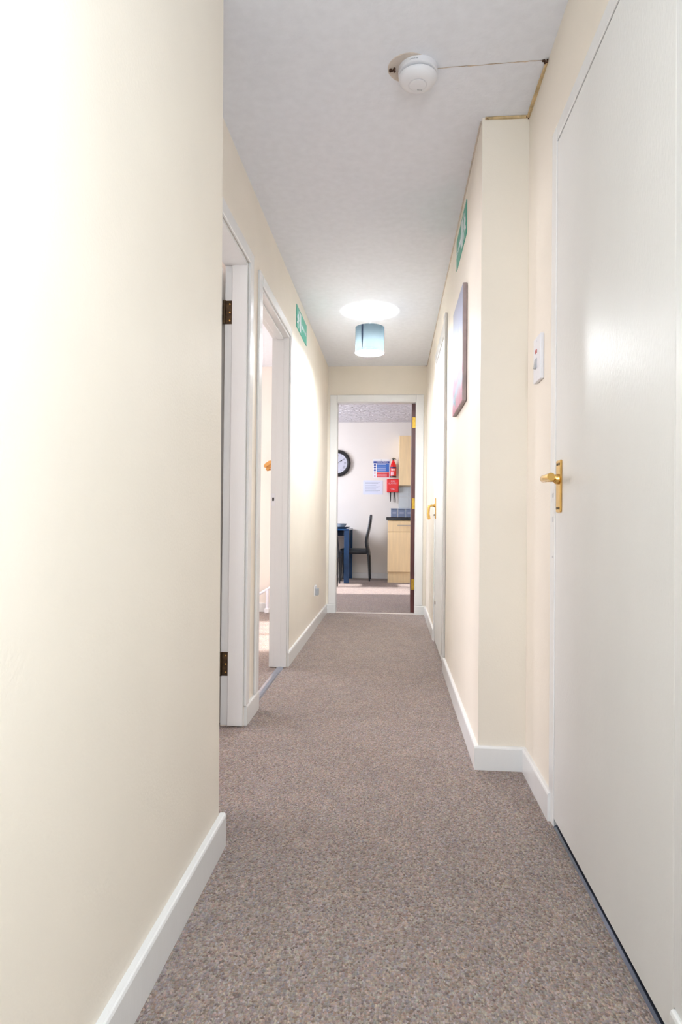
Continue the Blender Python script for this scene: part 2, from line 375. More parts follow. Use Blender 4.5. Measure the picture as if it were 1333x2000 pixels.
# rooms behind the left wall
XB = -3.1
mb = MB(); mb.box(XB-0.1, XB, 2.75, 3.95, 0, ZC); mb.box(XB-0.1, XB, 5.25, YF, 0, ZC); mb.box(XB-0.1, XB, 3.95, 5.25, 0, 0.95); mb.box(XB-0.1, XB, 3.95, 5.25, 2.05, ZC)
structure('wall_bedroom_left', mb, M['pink'])
structure('wall_bedroom_front', MB().box(XB, XL-WT, YF-0.02, YF, 0, ZC), M['pink'])
structure('wall_bedroom_back', MB().box(XB-0.1, XL-WT, 2.66, 2.76, 0, ZC), M['pink'])
structure('wall_first_room_left', MB().box(XB-0.1, XB, 1.55, 2.66, 0, ZC), M['pink'])
structure('wall_first_room_back', MB().box(XB, XL-WT, 1.55, YNL, 0, ZC), M['pink'])
# kitchen
XKL = -2.8
mb = MB(); mb.box(XKL-0.1, XKL, YF+WT, 7.25, 0, ZK); mb.box(XKL-0.1, XKL, 8.75, YK, 0, ZK); mb.box(XKL-0.1, XKL, 7.25, 8.75, 0, 1.0); mb.box(XKL-0.1, XKL, 7.25, 8.75, 2.1, ZK)
structure('wall_kitchen_left', mb, M['kitchen_wall'])
wall_k = structure('wall_kitchen_front', MB().box(XKL-0.1, 1.3, YK, YK+0.1, 0, ZK), M['kitchen_wall'])
structure('wall_kitchen_right', MB().box(1.2, 1.3, YF+WT, YK, 0, ZK), M['kitchen_wall'])

def window(name, x, y0, y1, z0, z1):
    r = struct_root(name, (x, (y0+y1)/2, z0))
    f = MB(); t = 0.05
    for a, b, c, e in ((y0, y1, z0, z0+t), (y0, y1, z1-t, z1), (y0, y0+t, z0+t, z1-t), (y1-t, y1, z0+t, z1-t), ((y0+y1)/2-t/2, (y0+y1)/2+t/2, z0+t, z1-t)):
        f.box(x-0.07, x-0.02, a, b, c, e)
    f.build('window_frame', M['gloss'], r)
    for a, b in ((y0+t, (y0+y1)/2-t/2), ((y0+y1)/2+t/2, y1-t)):
        MB().box(x-0.048, x-0.042, a, b, z0+t, z1-t).build('pane', M['glass'], r)
window('window_1', XKL, 7.25, 8.75, 1.0, 2.1)
window('window_2', XB, 3.95, 5.25, 0.95, 2.05)
window('added_window', XN+0.09, -0.80, 0.20, 0.9, 2.1)  # unseen window added behind the camera to go with the side fill

# ---------------------------------------------------------------- baseboards
def skirt_y(mb, xw, side, y0, y1, h=SKH, t=SKT):      # runs along y on a wall at x=xw, side=+1 means it stands out to +x
    pr = [(xw, 0), (xw+side*t, 0), (xw+side*t, h-0.007), (xw+side*(t-0.002), h-0.002), (xw+side*(t-0.005), h), (xw, h)]
    mb.prism(pr, 'y', y0, y1)
def skirt_x(mb, yw, side, x0, x1, h=SKH, t=SKT):
    pr = [(yw, 0), (yw+side*t, 0), (yw+side*t, h-0.007), (yw+side*(t-0.002), h-0.002), (yw+side*(t-0.005), h), (yw, h)]
    mb.prism([(p[0], p[1]) for p in pr], 'x', x0, x1)
mb = MB(); skirt_y(mb, leanx(0.05), 1, YB, YNL+SKT, 0.088, 0.0165); skirt_x(mb, YNL, 1, XL, leanx(0.05), 0.088)
structure('baseboard_left_near', mb, M['gloss'])
mb = MB(); skirt_y(mb, XL, 1, D1[1]+0.012, D2[0]+0.005); structure('baseboard_left', mb, M['gloss'])
mb = MB(); skirt_y(mb, XL, 1, D2[1]+0.02, YF); skirt_x(mb, YF, -1, XL+SKT, KX[0]-0.002); structure('baseboard_left_far', mb, M['gloss'])
mb = MB(); skirt_y(mb, XN, -1, DN[1]+0.03, YP-SKT); skirt_x(mb, YP, -1, XR-SKT, XN); skirt_y(mb, XR, -1, YP, DF[0]-0.05)
structure('baseboard_right', mb, M['gloss'])
mb = MB(); skirt_y(mb, XR, -1, DF[1]+0.055, YF); skirt_x(mb, YF, -1, KX[1]+0.002, XR-SKT); structure('baseboard_right_far', mb, M['gloss'])
mb = MB(); skirt_y(mb, XN, -1, YB, DN[0]-0.005); structure('baseboard_right_near', mb, M['gloss'])
mb = MB(); skirt_x(mb, YK, -1, XKL, -0.08); structure('baseboard_kitchen', mb, M['gloss'])
mb = MB(); skirt_x(mb, YF-0.02, -1, XB, XL-WT); structure('baseboard_bedroom', mb, M['gloss'])

# ---------------------------------------------------------------- doorways: linings, architraves, leaves
AT = 0.012
def hinge(parent, x, y, z, facing, m, leaf=0.03, h=0.10):
    """a butt hinge: leaf plate with screw heads and a knuckle"""
    MB().box(x[0], x[1], y-0.002, y, z-h/2, z+h/2).build('hinge', m, parent)

# door_2: first doorway on the left, leaf swung into its room
d = struct_root('door_2', (XL, D1[1], 0), 'white painted first doorway on the left with two old brass hinges on its jamb')
y0, y1, zt = D1
j = MB(); j.box(XL-WT, XL, y1-0.002, y1+0.0, 0.004, zt); j.box(XL-0.066, XL, y1-0.014, y1-0.002, 0.004, zt, 0.002)
j.box(XL-WT, XL, y0, y0+0.014, 0.004, zt); j.box(XL-WT, XL, y0+0.014, y1-0.014, zt-0.014, zt); j.build('door_lining', M['gloss'], d)
MB().box(XL, XL+AT, y1, y1+0.060, SKH, zt+0.055, 0.003).build('architrave', M['gloss'], d)
MB().box(XL, XL+AT, y0-0.06, y0, 0, zt+0.055, 0.003).build('architrave', M['gloss'], d)
MB().box(XL, XL+AT, y0+0.0005, y1-0.0005, zt, zt+0.055, 0.003).build('architrave', M['gloss'], d)
for z in (1.757, 0.262):
    hg = MB(); hg.box(XL-0.096, XL-0.067, y1-0.0045, y1-0.002, z-0.05, z+0.05)
    ho = hg.build('hinge', M['old_brass'], d)
    k = MB(); k.tube([(XL-0.100, y1-0.008, z-0.05), (XL-0.100, y1-0.008, z+0.05)], 0.0065, 10); k.build('knuckle', M['old_brass'], ho, smooth=True)
    s = MB()
    for dz in (-0.035, 0.0, 0.035): s.lathe([(0.004, 0), (0.003, -0.0012)], (XL-0.077, y1-0.0045, z+dz), 'y', 10)
    s.build('screw', M['brass'], ho)
lf = MB(); lf.box(XL-WT-0.77, XL-WT-0.012, y1-0.046, y1-0.006, 0.012, zt-0.02, 0.002); lf.build('door_leaf', M['door'], d)

# door_3: second doorway on the left, open onto the bedroom
d = struct_root('door_3', (XL, D2[1], 0), 'white painted second doorway on the left opening onto a bedroom')
y0, y1, zt = D2
j = MB(); j.box(XL-WT-0.002, XL+0.002, y1-0.012, y1, 0.004, zt); j.box(XL-0.070, XL-0.030, y1-0.0145, y1-0.012, 0.004, zt-0.012, 0.0005)
j.box(XL-WT-0.002, XL+0.002, y0, y0+0.012, 0.004, zt); j.box(XL-WT-0.002, XL+0.002, y0+0.012, y1-0.012, zt-0.012, zt)
j.box(XL-0.070, XL-0.030, y0+0.012, y1-0.022, zt-0.022, zt-0.012, 0.002); j.build('door_lining', M['gloss'], d)
sp = MB(); sp.box(XL-0.096, XL-0.072, y1-0.0135, y1-0.012, 0.955, 1.03, 0.0005); so = sp.build('strike_plate', M['white_plastic'], d)
MB().box(XL-0.090, XL-0.079, y1-0.0142, y1-0.0135, 0.985, 1.005).build('latch_hole', M['dark'], so)
MB().box(XL, XL+AT, y0-0.062, y0, SKH, zt+0.05, 0.003).build('architrave', M['gloss'], d)
MB().box(XL, XL+AT, y1, y1+0.03, SKH, zt+0.05, 0.003).build('architrave', M['gloss'], d)
MB().box(XL, XL+AT, y0+0.0005, y1-0.0005, zt, zt+0.05, 0.003).build('architrave', M['gloss'], d)
structure('trim_1', MB().prism([(XL-0.055, 0), (XL-0.012, 0), (XL-0.018, 0.005), (XL-0.033, 0.008), (XL-0.049, 0.005)], 'y', D2[0]+0.012, D2[1]-0.012), M['strip'])

# door_4: kitchen doorway with dark leaf swung into the kitchen
x0, x1, zt = KX
d = struct_root('door_4', ((x0+x1)/2, YF, 0), 'white framed kitchen doorway with a dark brown door standing open')
A2 = 0.068
j = MB(); j.box(x0-0.010, x0+0.002, YF-0.001, YF+WT, 0.003, zt); j.box(x1-0.002, x1+0.010, YF-0.001, YF+WT, 0.003, zt); j.box(x0+0.002, x1-0.002, YF-0.001, YF+WT, zt-0.002, zt+0.010)
j.build('door_lining', M['gloss'], d)
MB().box(x0-A2, x0-0.001, YF-AT, YF, SKH, zt+A2, 0.003).build('architrave', M['gloss'], d)
MB().box(x1+0.001, x1+A2+0.004, YF-AT, YF, SKH, zt+A2, 0.003).build('architrave', M['gloss'], d)
MB().box(x0-0.0005, x1+0.0005, YF-AT, YF, zt+0.001, zt+A2, 0.003).build('architrave', M['gloss'], d)
# leaf, turned slightly past square
ang = math.radians(1.2)
def leafpt(u, t):   # u along the leaf into the kitchen, t across its thickness (to the left)
    px, py = x1-0.002, YF+WT-0.04
    return (px - t*math.cos(ang) + u*math.sin(ang), py + u*math.cos(ang) + t*math.sin(ang))
LT = 0.036
q = [leafpt(0, 0), leafpt(0.735, 0), leafpt(0.735, LT), leafpt(0, LT)]
lf = MB().prism(q, 'z', 0.012, zt-0.008).build('door_leaf', M['mahogany'], d)
for z in (1.80, 1.035, 0.275):
    q = [leafpt(-0.0025, 0.001), leafpt(0, 0.001), leafpt(0, 0.028), leafpt(-0.0025, 0.028)]
    h = MB().prism(q, 'z', z-0.05, z+0.05).build('hinge', M['gold'], lf)
structure('trim_2', MB().prism([(YF+0.01, 0), (YF+0.05, 0), (YF+0.042, 0.005), (YF+0.018, 0.005)], 'x', x0, x1), M['pale_strip'])

# lever handles
def lever(parent, x, y, z, side, drop, pw=0.04, ph=0.155):
    """long brass backplate with a lever; side=-1 stands out towards -x; drop = angle below horizontal; lever points to -y"""
    bx = x+side*0.006
    pl = MB(); pl.box(x, bx, y-pw/2, y+pw/2, z-ph/2, z+ph/2, 0.0025); po = pl.build('backplate', M['brass'], parent)
    for zz in (z-ph/2+0.012, z+ph/2-0.012):
        for yy in ((y-0.010, y+0.010)):
            MB().lathe([(0.0042, 0), (0.0035, side*0.0015)], (bx, yy, zz), 'x', 10).build('screw', M['old_brass'], po)
    zz = z+0.02
    hd = MB(); hd.lathe([(0.015, 0), (0.014, side*0.008), (0.009, side*0.012)], (bx, y, zz), 'x', 16)
    c, s_ = math.cos(drop), math.sin(drop)
    ex = x+side*0.052
    P = [(bx, y, zz), (x+side*0.035, y, zz), (ex-side*0.004, y-0.006*c, zz-0.006*s_), (ex, y-0.025*c, zz-0.025*s_), (ex+side*0.002, y-0.06*c, zz-0.06*s_), (ex-side*0.003, y-0.100*c, zz-0.100*s_)]
    hd.tube(P, [0.008, 0.008, 0.010, 0.0095, 0.009, 0.011], 12); hd.build('lever', M['brass'], parent, smooth=True)

# door_5: near door on the right, closed
y0, y1, zt = DN
d = struct_root('door_5', (XN, (y0+y1)/2, 0), 'white gloss flush door filling the right edge with brass lever handle')
lf = MB(); lf.box(XN-0.004, XN+0.036, y0+0.006, y1-0.005, 0.024, zt-0.006, 0.0015); lf.build('door_leaf', M['door'], d)
fr = MB()
fr.box(XN-0.006, XN, y1-0.002, y1+0.050, 0.0, zt+0.045, 0.002); fr.box(XN-0.006, XN, y0-0.05, y0, SKH, zt+0.045, 0.002)
fr.box(XN-0.006, XN, y0, y1-0.002, zt, zt+0.045, 0.002)
fr.box(XN, XN+WT, y1-0.002, y1, 0, zt); fr.box(XN, XN+WT, y0, y0+0.003, 0, zt); fr.box(XN, XN+WT, y0, y1, zt-0.003, zt)
fr.box(XN+0.040, XN+0.055, y1-0.02, y1-0.002, 0, zt); fr.box(XN+0.040, XN+0.055, y0+0.003, y0+0.02, 0, zt); fr.box(XN+0.040, XN+0.055, y0, y1, zt-0.02, zt-0.003)
fr.build('door_frame', M['gloss'], d)
lever(d, XN-0.004, 1.815, 0.978, -1, 0.0, 0.046, 0.148)
for z, hh in ((0.955, 0.012), (0.885, 0.016), (0.775, 0.006)):
    MB().box(XN-0.0068, XN-0.006, y1+0.012, y1+0.024, z-hh/2, z+hh/2).build('paint_chip', M['grey_plastic'], d)
structure('trim_3', MB().prism([(XN-0.004, 0), (XN+0.035, 0), (XN+0.030, 0.004), (XN+0.012, 0.008), (XN+0.001, 0.005)], 'y', y0+0.004, y1-0.003), M['dark_strip'])

# door_6: far door on the right, closed
y0, y1, zt = DF
d = struct_root('door_6', (XR, (y0+y1)/2, 0), 'white flush door further along the right wall beyond the canvas picture')
lf = MB(); lf.box(XR-0.002, XR+0.038, y0+0.004, y1-0.004, 0.014, zt-0.004, 0.0015); lf.build('door_leaf', M['door'], d)
j = MB(); j.box(XR+0.042, XR+0.055, y0, y1, zt-0.02, zt); j.box(XR+0.042, XR+0.055, y0, y0+0.02, 0, zt); j.box(XR+0.042, XR+0.055, y1-0.02, y1, 0, zt)
j.build('door_lining', M['gloss'], d)
MB().box(XR-0.016, XR, y0-0.09, y0-0.001, SKH, zt+0.075, 0.003).build('architrave', M['gloss'], d)
MB().box(XR-0.008, XR, y1+0.001, y1+0.055, 0.0, zt+0.075, 0.003).build('architrave', M['gloss'], d)
MB().box(XR-0.008, XR, y0-0.0005, y1+0.0005, zt+0.001, zt+0.075, 0.003).build('architrave', M['gloss'], d)
lever(d, XR-0.002, 4.545, 0.965, -1, 1.35, 0.040, 0.150)
kb = MB(); kb.lathe([(0.004, 0), (0.006, -0.006), (0.004, -0.011)], (XR-0.008, 4.545, 0.918), 'x', 10); kb.build('thumb_turn', M['old_brass'], d, smooth=True)
MB().box(XR-0.006, XR-0.002, 4.52, 4.56, 0.28, 0.30, 0.001).build('door_catch', M['old_brass'], d)

# ---------------------------------------------------------------- marks on the ceiling
def bead(pts, r, name, m):
    MB().tube(pts, r, 6).build(name, m, ceiling)
bead([(XN-0.003, 2.0+t*(YP-2.0)/6, ZC-0.003-0.001*(t % 2)) for t in range(7)], [0.004, 0.006, 0.007, 0.007, 0.008, 0.008, 0.006], 'sealant_bead', M['stain'])
bead([(XR+0.01+t*(XN-XR-0.012)/4, YP-0.003, ZC-0.003) for t in range(5)], [0.004, 0.005, 0.006, 0.006, 0.006], 'sealant_bead', M['stain'])
bead([(XR-0.002, YP+0.02+t*(YF-YP-0.04)/10, ZC-0.002) for t in range(11)], 0.004, 'sealant_bead', M['ring_stain'])
mb = MB(); N = 26; x_a, x_b = 0.127, XN-0.004; rows = []
for i in range(N+1):
    t = i/N; x = x_a+(x_b-x_a)*t; y = 2.012-0.014*t+random.uniform(-.0016, .0016); hw = random.uniform(.0009, .0026)
    rows.append((mb.bm.verts.new((x, y-hw, ZC-0.0006)), mb.bm.verts.new((x, y+hw, ZC-0.0006))))
for a, b in zip(rows, rows[1:]): mb.bm.faces.new((a[0], b[0], b[1], a[1]))
mb.build('ceiling_crack', M['crack'], ceiling)
MB().lathe([(0.068, 0), (0.066, -0.0012)], (0.038, 2.005, ZC), 'z', 40).build('paint_ring', M['ring_stain'], ceiling)
def blot(c, n, r):
    mb = MB()
    for i in range(n):
        p = (c[0]+random.uniform(-r, r), c[1]+random.uniform(-r, r), c[2]-random.uniform(0, 0.003))
        mb.sphere(p, random.uniform(0.3, 0.6)*r, 8)
    mb.build('brown_blot', M['spot'], ceiling)
blot((-0.014, 2.004, ZC-0.002), 9, 0.0085); blot((XN-0.010, 1.998, ZC-0.003), 6, 0.007)
blot((XR+0.016, YP-0.006, ZC-0.006), 3, 0.004); blot((XR-0.006, YF-0.02, ZC-0.008), 3, 0.009); blot((XN-0.008, YP-0.01, ZC-0.010), 3, 0.005)

# ================================================================ OBJECTS
# smoke alarm
ax, ay = 0.066, 2.010
t = thing('smoke_alarm', 'round white smoke alarm screwed to the corridor ceiling', 'smoke alarm', (ax, ay, ZC))
MB().lathe([(0.062, 0), (0.063, -0.004), (0.0625, -0.018), (0.058, -0.021)], (ax, ay, ZC), 'z', 48).build('base_ring', M['white_plastic'], t, smooth=True)
MB().lathe([(0.052, -0.0205), (0.052, -0.026)], (ax, ay, ZC), 'z', 48).build('vent_slot', M['grey_plastic'], t, smooth=True)
MB().lathe([(0.058, -0.026), (0.061, -0.029), (0.060, -0.036), (0.052, -0.046), (0.040, -0.051), (0.030, -0.0525), (0.0285, -0.0515), (0.0275, -0.0515)], (ax, ay, ZC), 'z', 48).build('cover', M['white_plastic'], t, smooth=True)
MB().lathe([(0.0265, -0.0510), (0.0265, -0.0535), (0.020, -0.0550), (0.004, -0.0555)], (ax, ay, ZC), 'z', 40).build('test_button', M['white_plastic'], t, smooth=True)
mk = MB()
for k in range(4): mk.box(ax-0.001+k*0.004, ax+0.002+k*0.004, ay+0.0165+0.0009*k, ay+0.0195+0.0009*k, ZC-0.0563, ZC-0.0551)
mk.build('printed_mark', M['grey_plastic'], t)
mk = MB(); 
for k in range(5):
    a = -PI/2-0.42+k*0.075; mk.box(ax+0.0632*math.cos(a)-0.0015, ax+0.0632*math.cos(a)+0.0015, ay+0.0632*math.sin(a)-0.0006, ay+0.0632*math.sin(a)+0.0006, ZC-0.011, ZC-0.009)
mk.lathe([(0.0022, 0), (0.002, -0.001)], (ax-0.004, ay-0.0625, ZC-0.010), 'y', 10)
mk.build('indicator_marks', M['grey_plastic'], t)

# pendant lamp
def pendant(lx, ly, label, bulb):
  t = thing('pendant_lamp', label, 'lamp', (lx, ly, ZC))
  MB().lathe([(0.043, 0), (0.043, -0.008), (0.034, -0.022), (0.014, -0.030), (0.006, -0.034)], (lx, ly, ZC), 'z', 32).build('ceiling_rose', M['white_plastic'], t, smooth=True)
  MB().tube([(lx, ly, ZC-0.03), (lx, ly, 2.20)], 0.003, 8).build('cord', M['white_plastic'], t, smooth=True)
  MB().lathe([(0.012, 0), (0.014, -0.01), (0.014, -0.075), (0.011, -0.088)], (lx, ly, 2.195), 'z', 16).build('bulb_holder', M['white_plastic'], t, smooth=True)
  SR, SZ0, SZ1 = 0.100, 2.034, 2.210
  sh = MB(); sh.lathe([(SR, SZ0), (SR, (SZ0+SZ1)/2), (SR, SZ1)], (lx, ly, 0), 'z', 64, cap=False)
  sho = sh.build('shade', M['shade'], t, smooth=True)
  a0 = -PI/2-0.49
  sm = MB(); pts = [(0.0075, SZ1), (0.0075, SZ1-0.05), (0.0065, SZ1-0.09), (0.003, SZ0+0.03), (0.001, SZ0+0.012)]
  L_, R_ = [], []
  for wd, z in pts:
      for lst, sgn in ((L_, -1), (R_, 1)):
          a = a0+sgn*wd/SR; lst.append(sm.bm.verts.new((lx+(SR+0.0008)*math.cos(a), ly+(SR+0.0008)*math.sin(a), z)))
  for i in range(4): sm.bm.faces.new((L_[i], L_[i+1], R_[i+1], R_[i]))
  sm.build('seam', M['seam'], sho)
  rg = MB()
  for k in range(3):
      a = 2*PI*k/3+0.3; rg.tube([(lx+0.013*math.cos(a), ly+0.013*math.sin(a), 2.195), (lx+(SR-0.001)*math.cos(a), ly+(SR-0.001)*math.sin(a), 2.200)], 0.0015, 6)
  rg.build('shade_ring', M['white_metal'], t)
  MB().lathe([(0.011, 0.0), (0.013, -0.010), (0.022, -0.022), (0.029, -0.038), (0.030, -0.050), (0.026, -0.064), (0.016, -0.074), (0.003, -0.078)], (lx, ly, 2.107), 'z', 20).build('bulb', bulb, t, smooth=True)
pendant(-0.173, 4.345, 'lit pendant ceiling lamp with grey blue drum shade', M['bulb'])
pendant(0.0, -0.55, 'added pendant lamp out of view, lighting the near end of the corridor', M['bulb_fill'])  # second pendant is unseen, added to brighten the near walls

# escape signs
def sign(name, label, x, side, y0, y1, z0, z1, near_left):
    """flat sign on the wall plane x; side=+1 faces +x; the pictogram sits at the end nearer the camera"""
    t = thing(name, label, 'sign', (x, (y0+y1)/2, z0), group=None)
    MB().box(x, x+side*0.003, y0, y1, z0, z1).build('panel', M['green_flat'], t)
    X0, X1 = x+side*0.003, x+side*0.0036
    W, H = y1-y0, z1-z0
    def P(u, v): return (y0+u*H, z0+v*H)           # u counted from the near end in units of the height
    def poly(b, pts): b.prism([P(*p) for p in pts], 'x', X0, X1)
    # running figure
    b = MB()
    cx, cy = 0.62, 0.80
    poly(b, [(cx+0.075*math.cos(2*PI*k/14), cy+0.085*math.sin(2*PI*k/14)) for k in range(14)])
    poly(b, [(0.46, 0.70), (0.62, 0.70), (0.56, 0.42), (0.40, 0.44)])
    poly(b, [(0.46, 0.70), (0.28, 0.62), (0.20, 0.46), (0.27, 0.43), (0.34, 0.56), (0.46, 0.61)])
    poly(b, [(0.62, 0.70), (0.72, 0.52), (0.86, 0.52), (0.86, 0.45), (0.67, 0.44), (0.58, 0.57)])
    poly(b, [(0.41, 0.44), (0.56, 0.42), (0.70, 0.28), (0.64, 0.08), (0.56, 0.10), (0.60, 0.26), (0.44, 0.36)])
    poly(b, [(0.40, 0.45), (0.48, 0.40), (0.36, 0.24), (0.12, 0.20), (0.11, 0.28), (0.31, 0.31)])
    b.build('running_figure', M['white_flat'], t)
    b = MB(); poly(b, [(0.98, 0.08), (1.30, 0.08), (1.30, 0.92), (0.98, 0.92)]); b.build('doorway_symbol', M['white_flat'], t)
    b = MB(); poly(b, [(1.40, 0.46), (1.56, 0.66), (1.56, 0.54), (1.86, 0.54), (1.86, 0.38), (1.56, 0.38), (1.56, 0.26)]); b.build('arrow', M['white_flat'], t)
    yc, zc = P(2.43, 0.5)
    right = (0, 1, 0) if side > 0 else (0, -1, 0)
    # text reads left to right for somebody facing the wall
    text_part('lettering', 'Fire exit', H*0.32, M['white_flat'], t, (x+side*0.0033, yc, zc), right, (0, 0, 1))
sign('exit_sign', 'green escape sign high on the left wall past the second doorway', XL, 1, 3.94, 4.40, 2.103, 2.247, True)
sign('exit_sign', 'green escape sign high on the right wall above the canvas picture', XR, -1, 2.735, 3.16, 2.122, 2.270, False)

# canvas picture
cy0, cy1, cz0, cz1, ct = 2.695, 3.13, 1.388, 1.893, 0.019
t = thing('canvas_picture', 'unframed canvas print of pink flowers on the right corridor wall', 'picture', (XR, (cy0+cy1)/2, cz0))
MB().box(XR-ct, XR-0.002, cy0, cy1, cz0, cz1, 0.002).build('canvas_edge', M['canvas_side'], t)
MB().box(XR-ct-0.0008, XR-ct, cy0+0.002, cy1-0.002, cz0+0.002, cz1-0.002).build('print', M['canvas'], t)

# isolator switch beside the near door
t = thing('wall_switch', 'tall white wall switch with red lamp left of the near right door', 'switch', (XN, 2.08, 1.33))
MB().box(XN-0.013, XN, 2.030, 2.125, 1.332, 1.478, 0.003, 2).build('plate', M['white_plastic'], t)
rk = MB().prism([(XN-0.013, 1.375), (XN-0.019, 1.378), (XN-0.0145, 1.408), (XN-0.013, 1.41)], 'y', 2.078, 2.100); rk.build('rocker', M['grey_plastic'], t)
MB().box(XN-0.0145, XN-0.013, 2.074, 2.094, 1.425, 1.437, 0.0005).build('neon_lamp', M['neon'], t)
for z in (1.345, 1.465): MB().lathe([(0.004, 0), (0.003, -0.001)], (XN-0.013, 2.078, z), 'x', 10).build('screw', M['white_plastic'], t)

# socket with plug low on the left wall
t = thing('wall_socket', 'white wall socket with a plug low on the left wall', 'socket', (XL, 5.03, 0.25))
MB().box(XL, XL+0.009, 4.99, 5.076, 0.262, 0.348, 0.002).build('plate', M['white_plastic'], t)
MB().box(XL+0.009, XL+0.034, 5.010, 5.056, 0.268, 0.325, 0.004).build('plug', M['grey_plastic'], t)
MB().box(XL+0.009, XL+0.015, 5.058, 5.070, 0.318, 0.338, 0.001).build('rocker', M['white_plastic'], t)

# ---------------------------------------------------------------- bedroom
gx, gy = -1.05, 5.80
t = thing('clothes_rail', 'white metal clothes rail half hidden behind the second doorway jamb', 'clothes rail', (gx, gy, 0))
f = MB(); f.tube([(-1.40, gy, 0.075), (-1.162, gy, 0.223), (-1.06, gy, 0.286)], 0.012, 10); f.build('brace', M['white_metal'], t, smooth=True)
f = MB(); f.tube([(-1.164, gy, 0.045), (-1.164, gy, 0.212)], 0.014, 10); f.build('foot_post', M['white_metal'], t, smooth=True)
f = MB(); f.box(-1.186, -1.142, gy-0.03, gy+0.03, 0.0, 0.046, 0.008, 2); f.build('foot', M['white_plastic'], t)
for yy in (gy, 5.46):
    f = MB(); f.tube([(gx, yy, 0.0), (gx, yy, 1.52)], 0.012, 10); f.build('upright', M['white_metal'], t, smooth=True)
f = MB(); f.tube([(gx, gy+0.02, 1.53), (gx, 5.44, 1.53)], 0.012, 10); f.build('top_bar', M['white_metal'], t, smooth=True)
def hanger(y, tilt, label):
    z0 = 1.355
    h = thing('clothes_hanger', label, 'hanger', (gx, y, z0), group='hangers on the clothes rail')
    half = [(0.110, -0.014), (0.118, 0.000), (0.106, 0.021), (0.07, 0.046), (0.0, 0.058)]
    low = [(0.0, 0.030), (0.06, 0.016), (0.09, -0.006)]
    o = [(-a, b) for a, b in half[:-1]]+[half[-1]]+half[:-1][::-1]+low[::-1]+[(-a, b) for a, b in low[1:]]
    MB().prism([(a, b) for a, b in o], 'y', -0.019, 0.019).build('shoulder_bar', M['hanger'], h, local=True)
    MB().tube([(-0.10, 0, -0.010), (0.10, 0, -0.010)], 0.006, 8).build('trouser_bar', M['hanger'], h, smooth=True, local=True)
    MB().tube([(0, 0, 0.05), (0, 0, 0.145)]+[(0.018-0.018*math.cos(a), 0, 0.175+0.018*math.sin(a)) for a in [i*0.5 for i in range(0, 8)]], 0.002, 6).build('hook', M['chrome'], h, smooth=True, local=True)
    h.rotation_euler = (0, tilt, 0)
hanger(5.60, 0.0, 'pale wooden clothes hanger nearer the camera on the white rail')
hanger(5.68, -0.22, 'tilted pale wooden clothes hanger behind another on the white rail')

# ---------------------------------------------------------------- kitchen
# wall clock
kx, kz = -0.850, 1.730
t = thing('wall_clock', 'round black rimmed wall clock with roman numerals', 'clock', (kx, YK, kz))
MB().lathe([(0.190, 0), (0.203, -0.012), (0.203, -0.030), (0.193, -0.042), (0.172, -0.044), (0.155, -0.032), (0.150, -0.020)], (kx, YK, kz), 'y', 64, cap=False).build('rim', M['black'], t, smooth=True)
MB().lathe([(0.153, -0.014), (0.153, -0.020)], (kx, YK, kz), 'y', 48).build('face', M['clock_face'], t)
for k, s in enumerate(['XII', 'I', 'II', 'III', 'IIII', 'V', 'VI', 'VII', 'VIII', 'IX', 'X', 'XI']):
    a = PI/2-2*PI*k/12; R_ = (math.cos(a-PI/2), 0, math.sin(a-PI/2)); U_ = (math.cos(a), 0, math.sin(a))
    text_part('numeral', s, 0.044, M['numeral'], t, (kx+0.117*math.cos(a), YK-0.0206, kz+0.117*math.sin(a)), R_, U_)
def hand(name, a, ln, wd):
    c, s = math.cos(a), math.sin(a)
    o = [(-0.02, 0.3), (ln*0.45, 0.35), (ln*0.58, 1.4), (ln*0.70, 0.4), (ln, 0.1), (ln*0.70, -0.4), (ln*0.58, -1.4), (ln*0.45, -0.35), (-0.02, -0.3)]
    MB().prism([(kx+u*c-v*wd*s, kz+u*s+v*wd*c) for u, v in o], 'y', YK-0.024, YK-0.022).build(name, M['black'], t)
hand('minute_hand', math.radians(33), 0.125, 0.008); hand('hour_hand', math.radians(152), 0.08, 0.010)
MB().lathe([(0.007, -0.0205), (0.007, -0.026)], (kx, YK, kz), 'y', 16).build('centre_cap', M['black'], t)

# fire notice
def flat(parent, name, x0, x1, z0, z1, d0, d1, m):
    return MB().box(x0, x1, YK-d1, YK-d0, z0, z1).build(name, m, parent)
t = thing('fire_notice', 'blue and red fire action notice left of the extinguisher', 'notice', (-0.19, YK, 1.51))
flat(t, 'backing', -0.308, -0.058, 1.512, 1.795, 0.001, 0.003, M['white_flat'])
flat(t, 'header', -0.303, -0.062, 1.732, 1.764, 0.003, 0.0035, M['darkblue_flat'])
text_part('lettering', 'FIRE ACTION', 0.028, M['white_flat'], t, (-0.175, YK-0.0038, 1.748), (1, 0, 0), (0, 0, 1))
flat(t, 'blue_panel', -0.252, -0.066, 1.605, 1.728, 0.003, 0.0035, M['blue_flat'])
ln = MB()
for z in (1.715, 1.690, 1.664, 1.648, 1.622): ln.box(-0.245, -0.115, YK-0.0041, YK-0.0035, z-0.0022, z+0.0022)
ln.build('print_line', M['white_flat'], t)
flat(t, 'red_panel', -0.252, -0.066, 1.520, 1.598, 0.003, 0.0035, M['red_flat'])
ln = MB()
for z in (1.585, 1.560, 1.540): ln.box(-0.245, -0.10, YK-0.0041, YK-0.0035, z-0.002, z+0.002)
ln.build('print_line', M['white_flat'], t)
for z in (1.706, 1.668, 1.630):
    MB().lathe([(0.016, -0.003), (0.016, -0.0036)], (-0.281, YK, z), 'y', 20).build('round_symbol', M['darkblue_flat'], t)
for z in (1.585, 1.540):
    MB().lathe([(0.013, -0.003), (0.013, -0.0036)], (-0.281, YK, z), 'y', 20).build('round_symbol', M['pink_flat'], t)
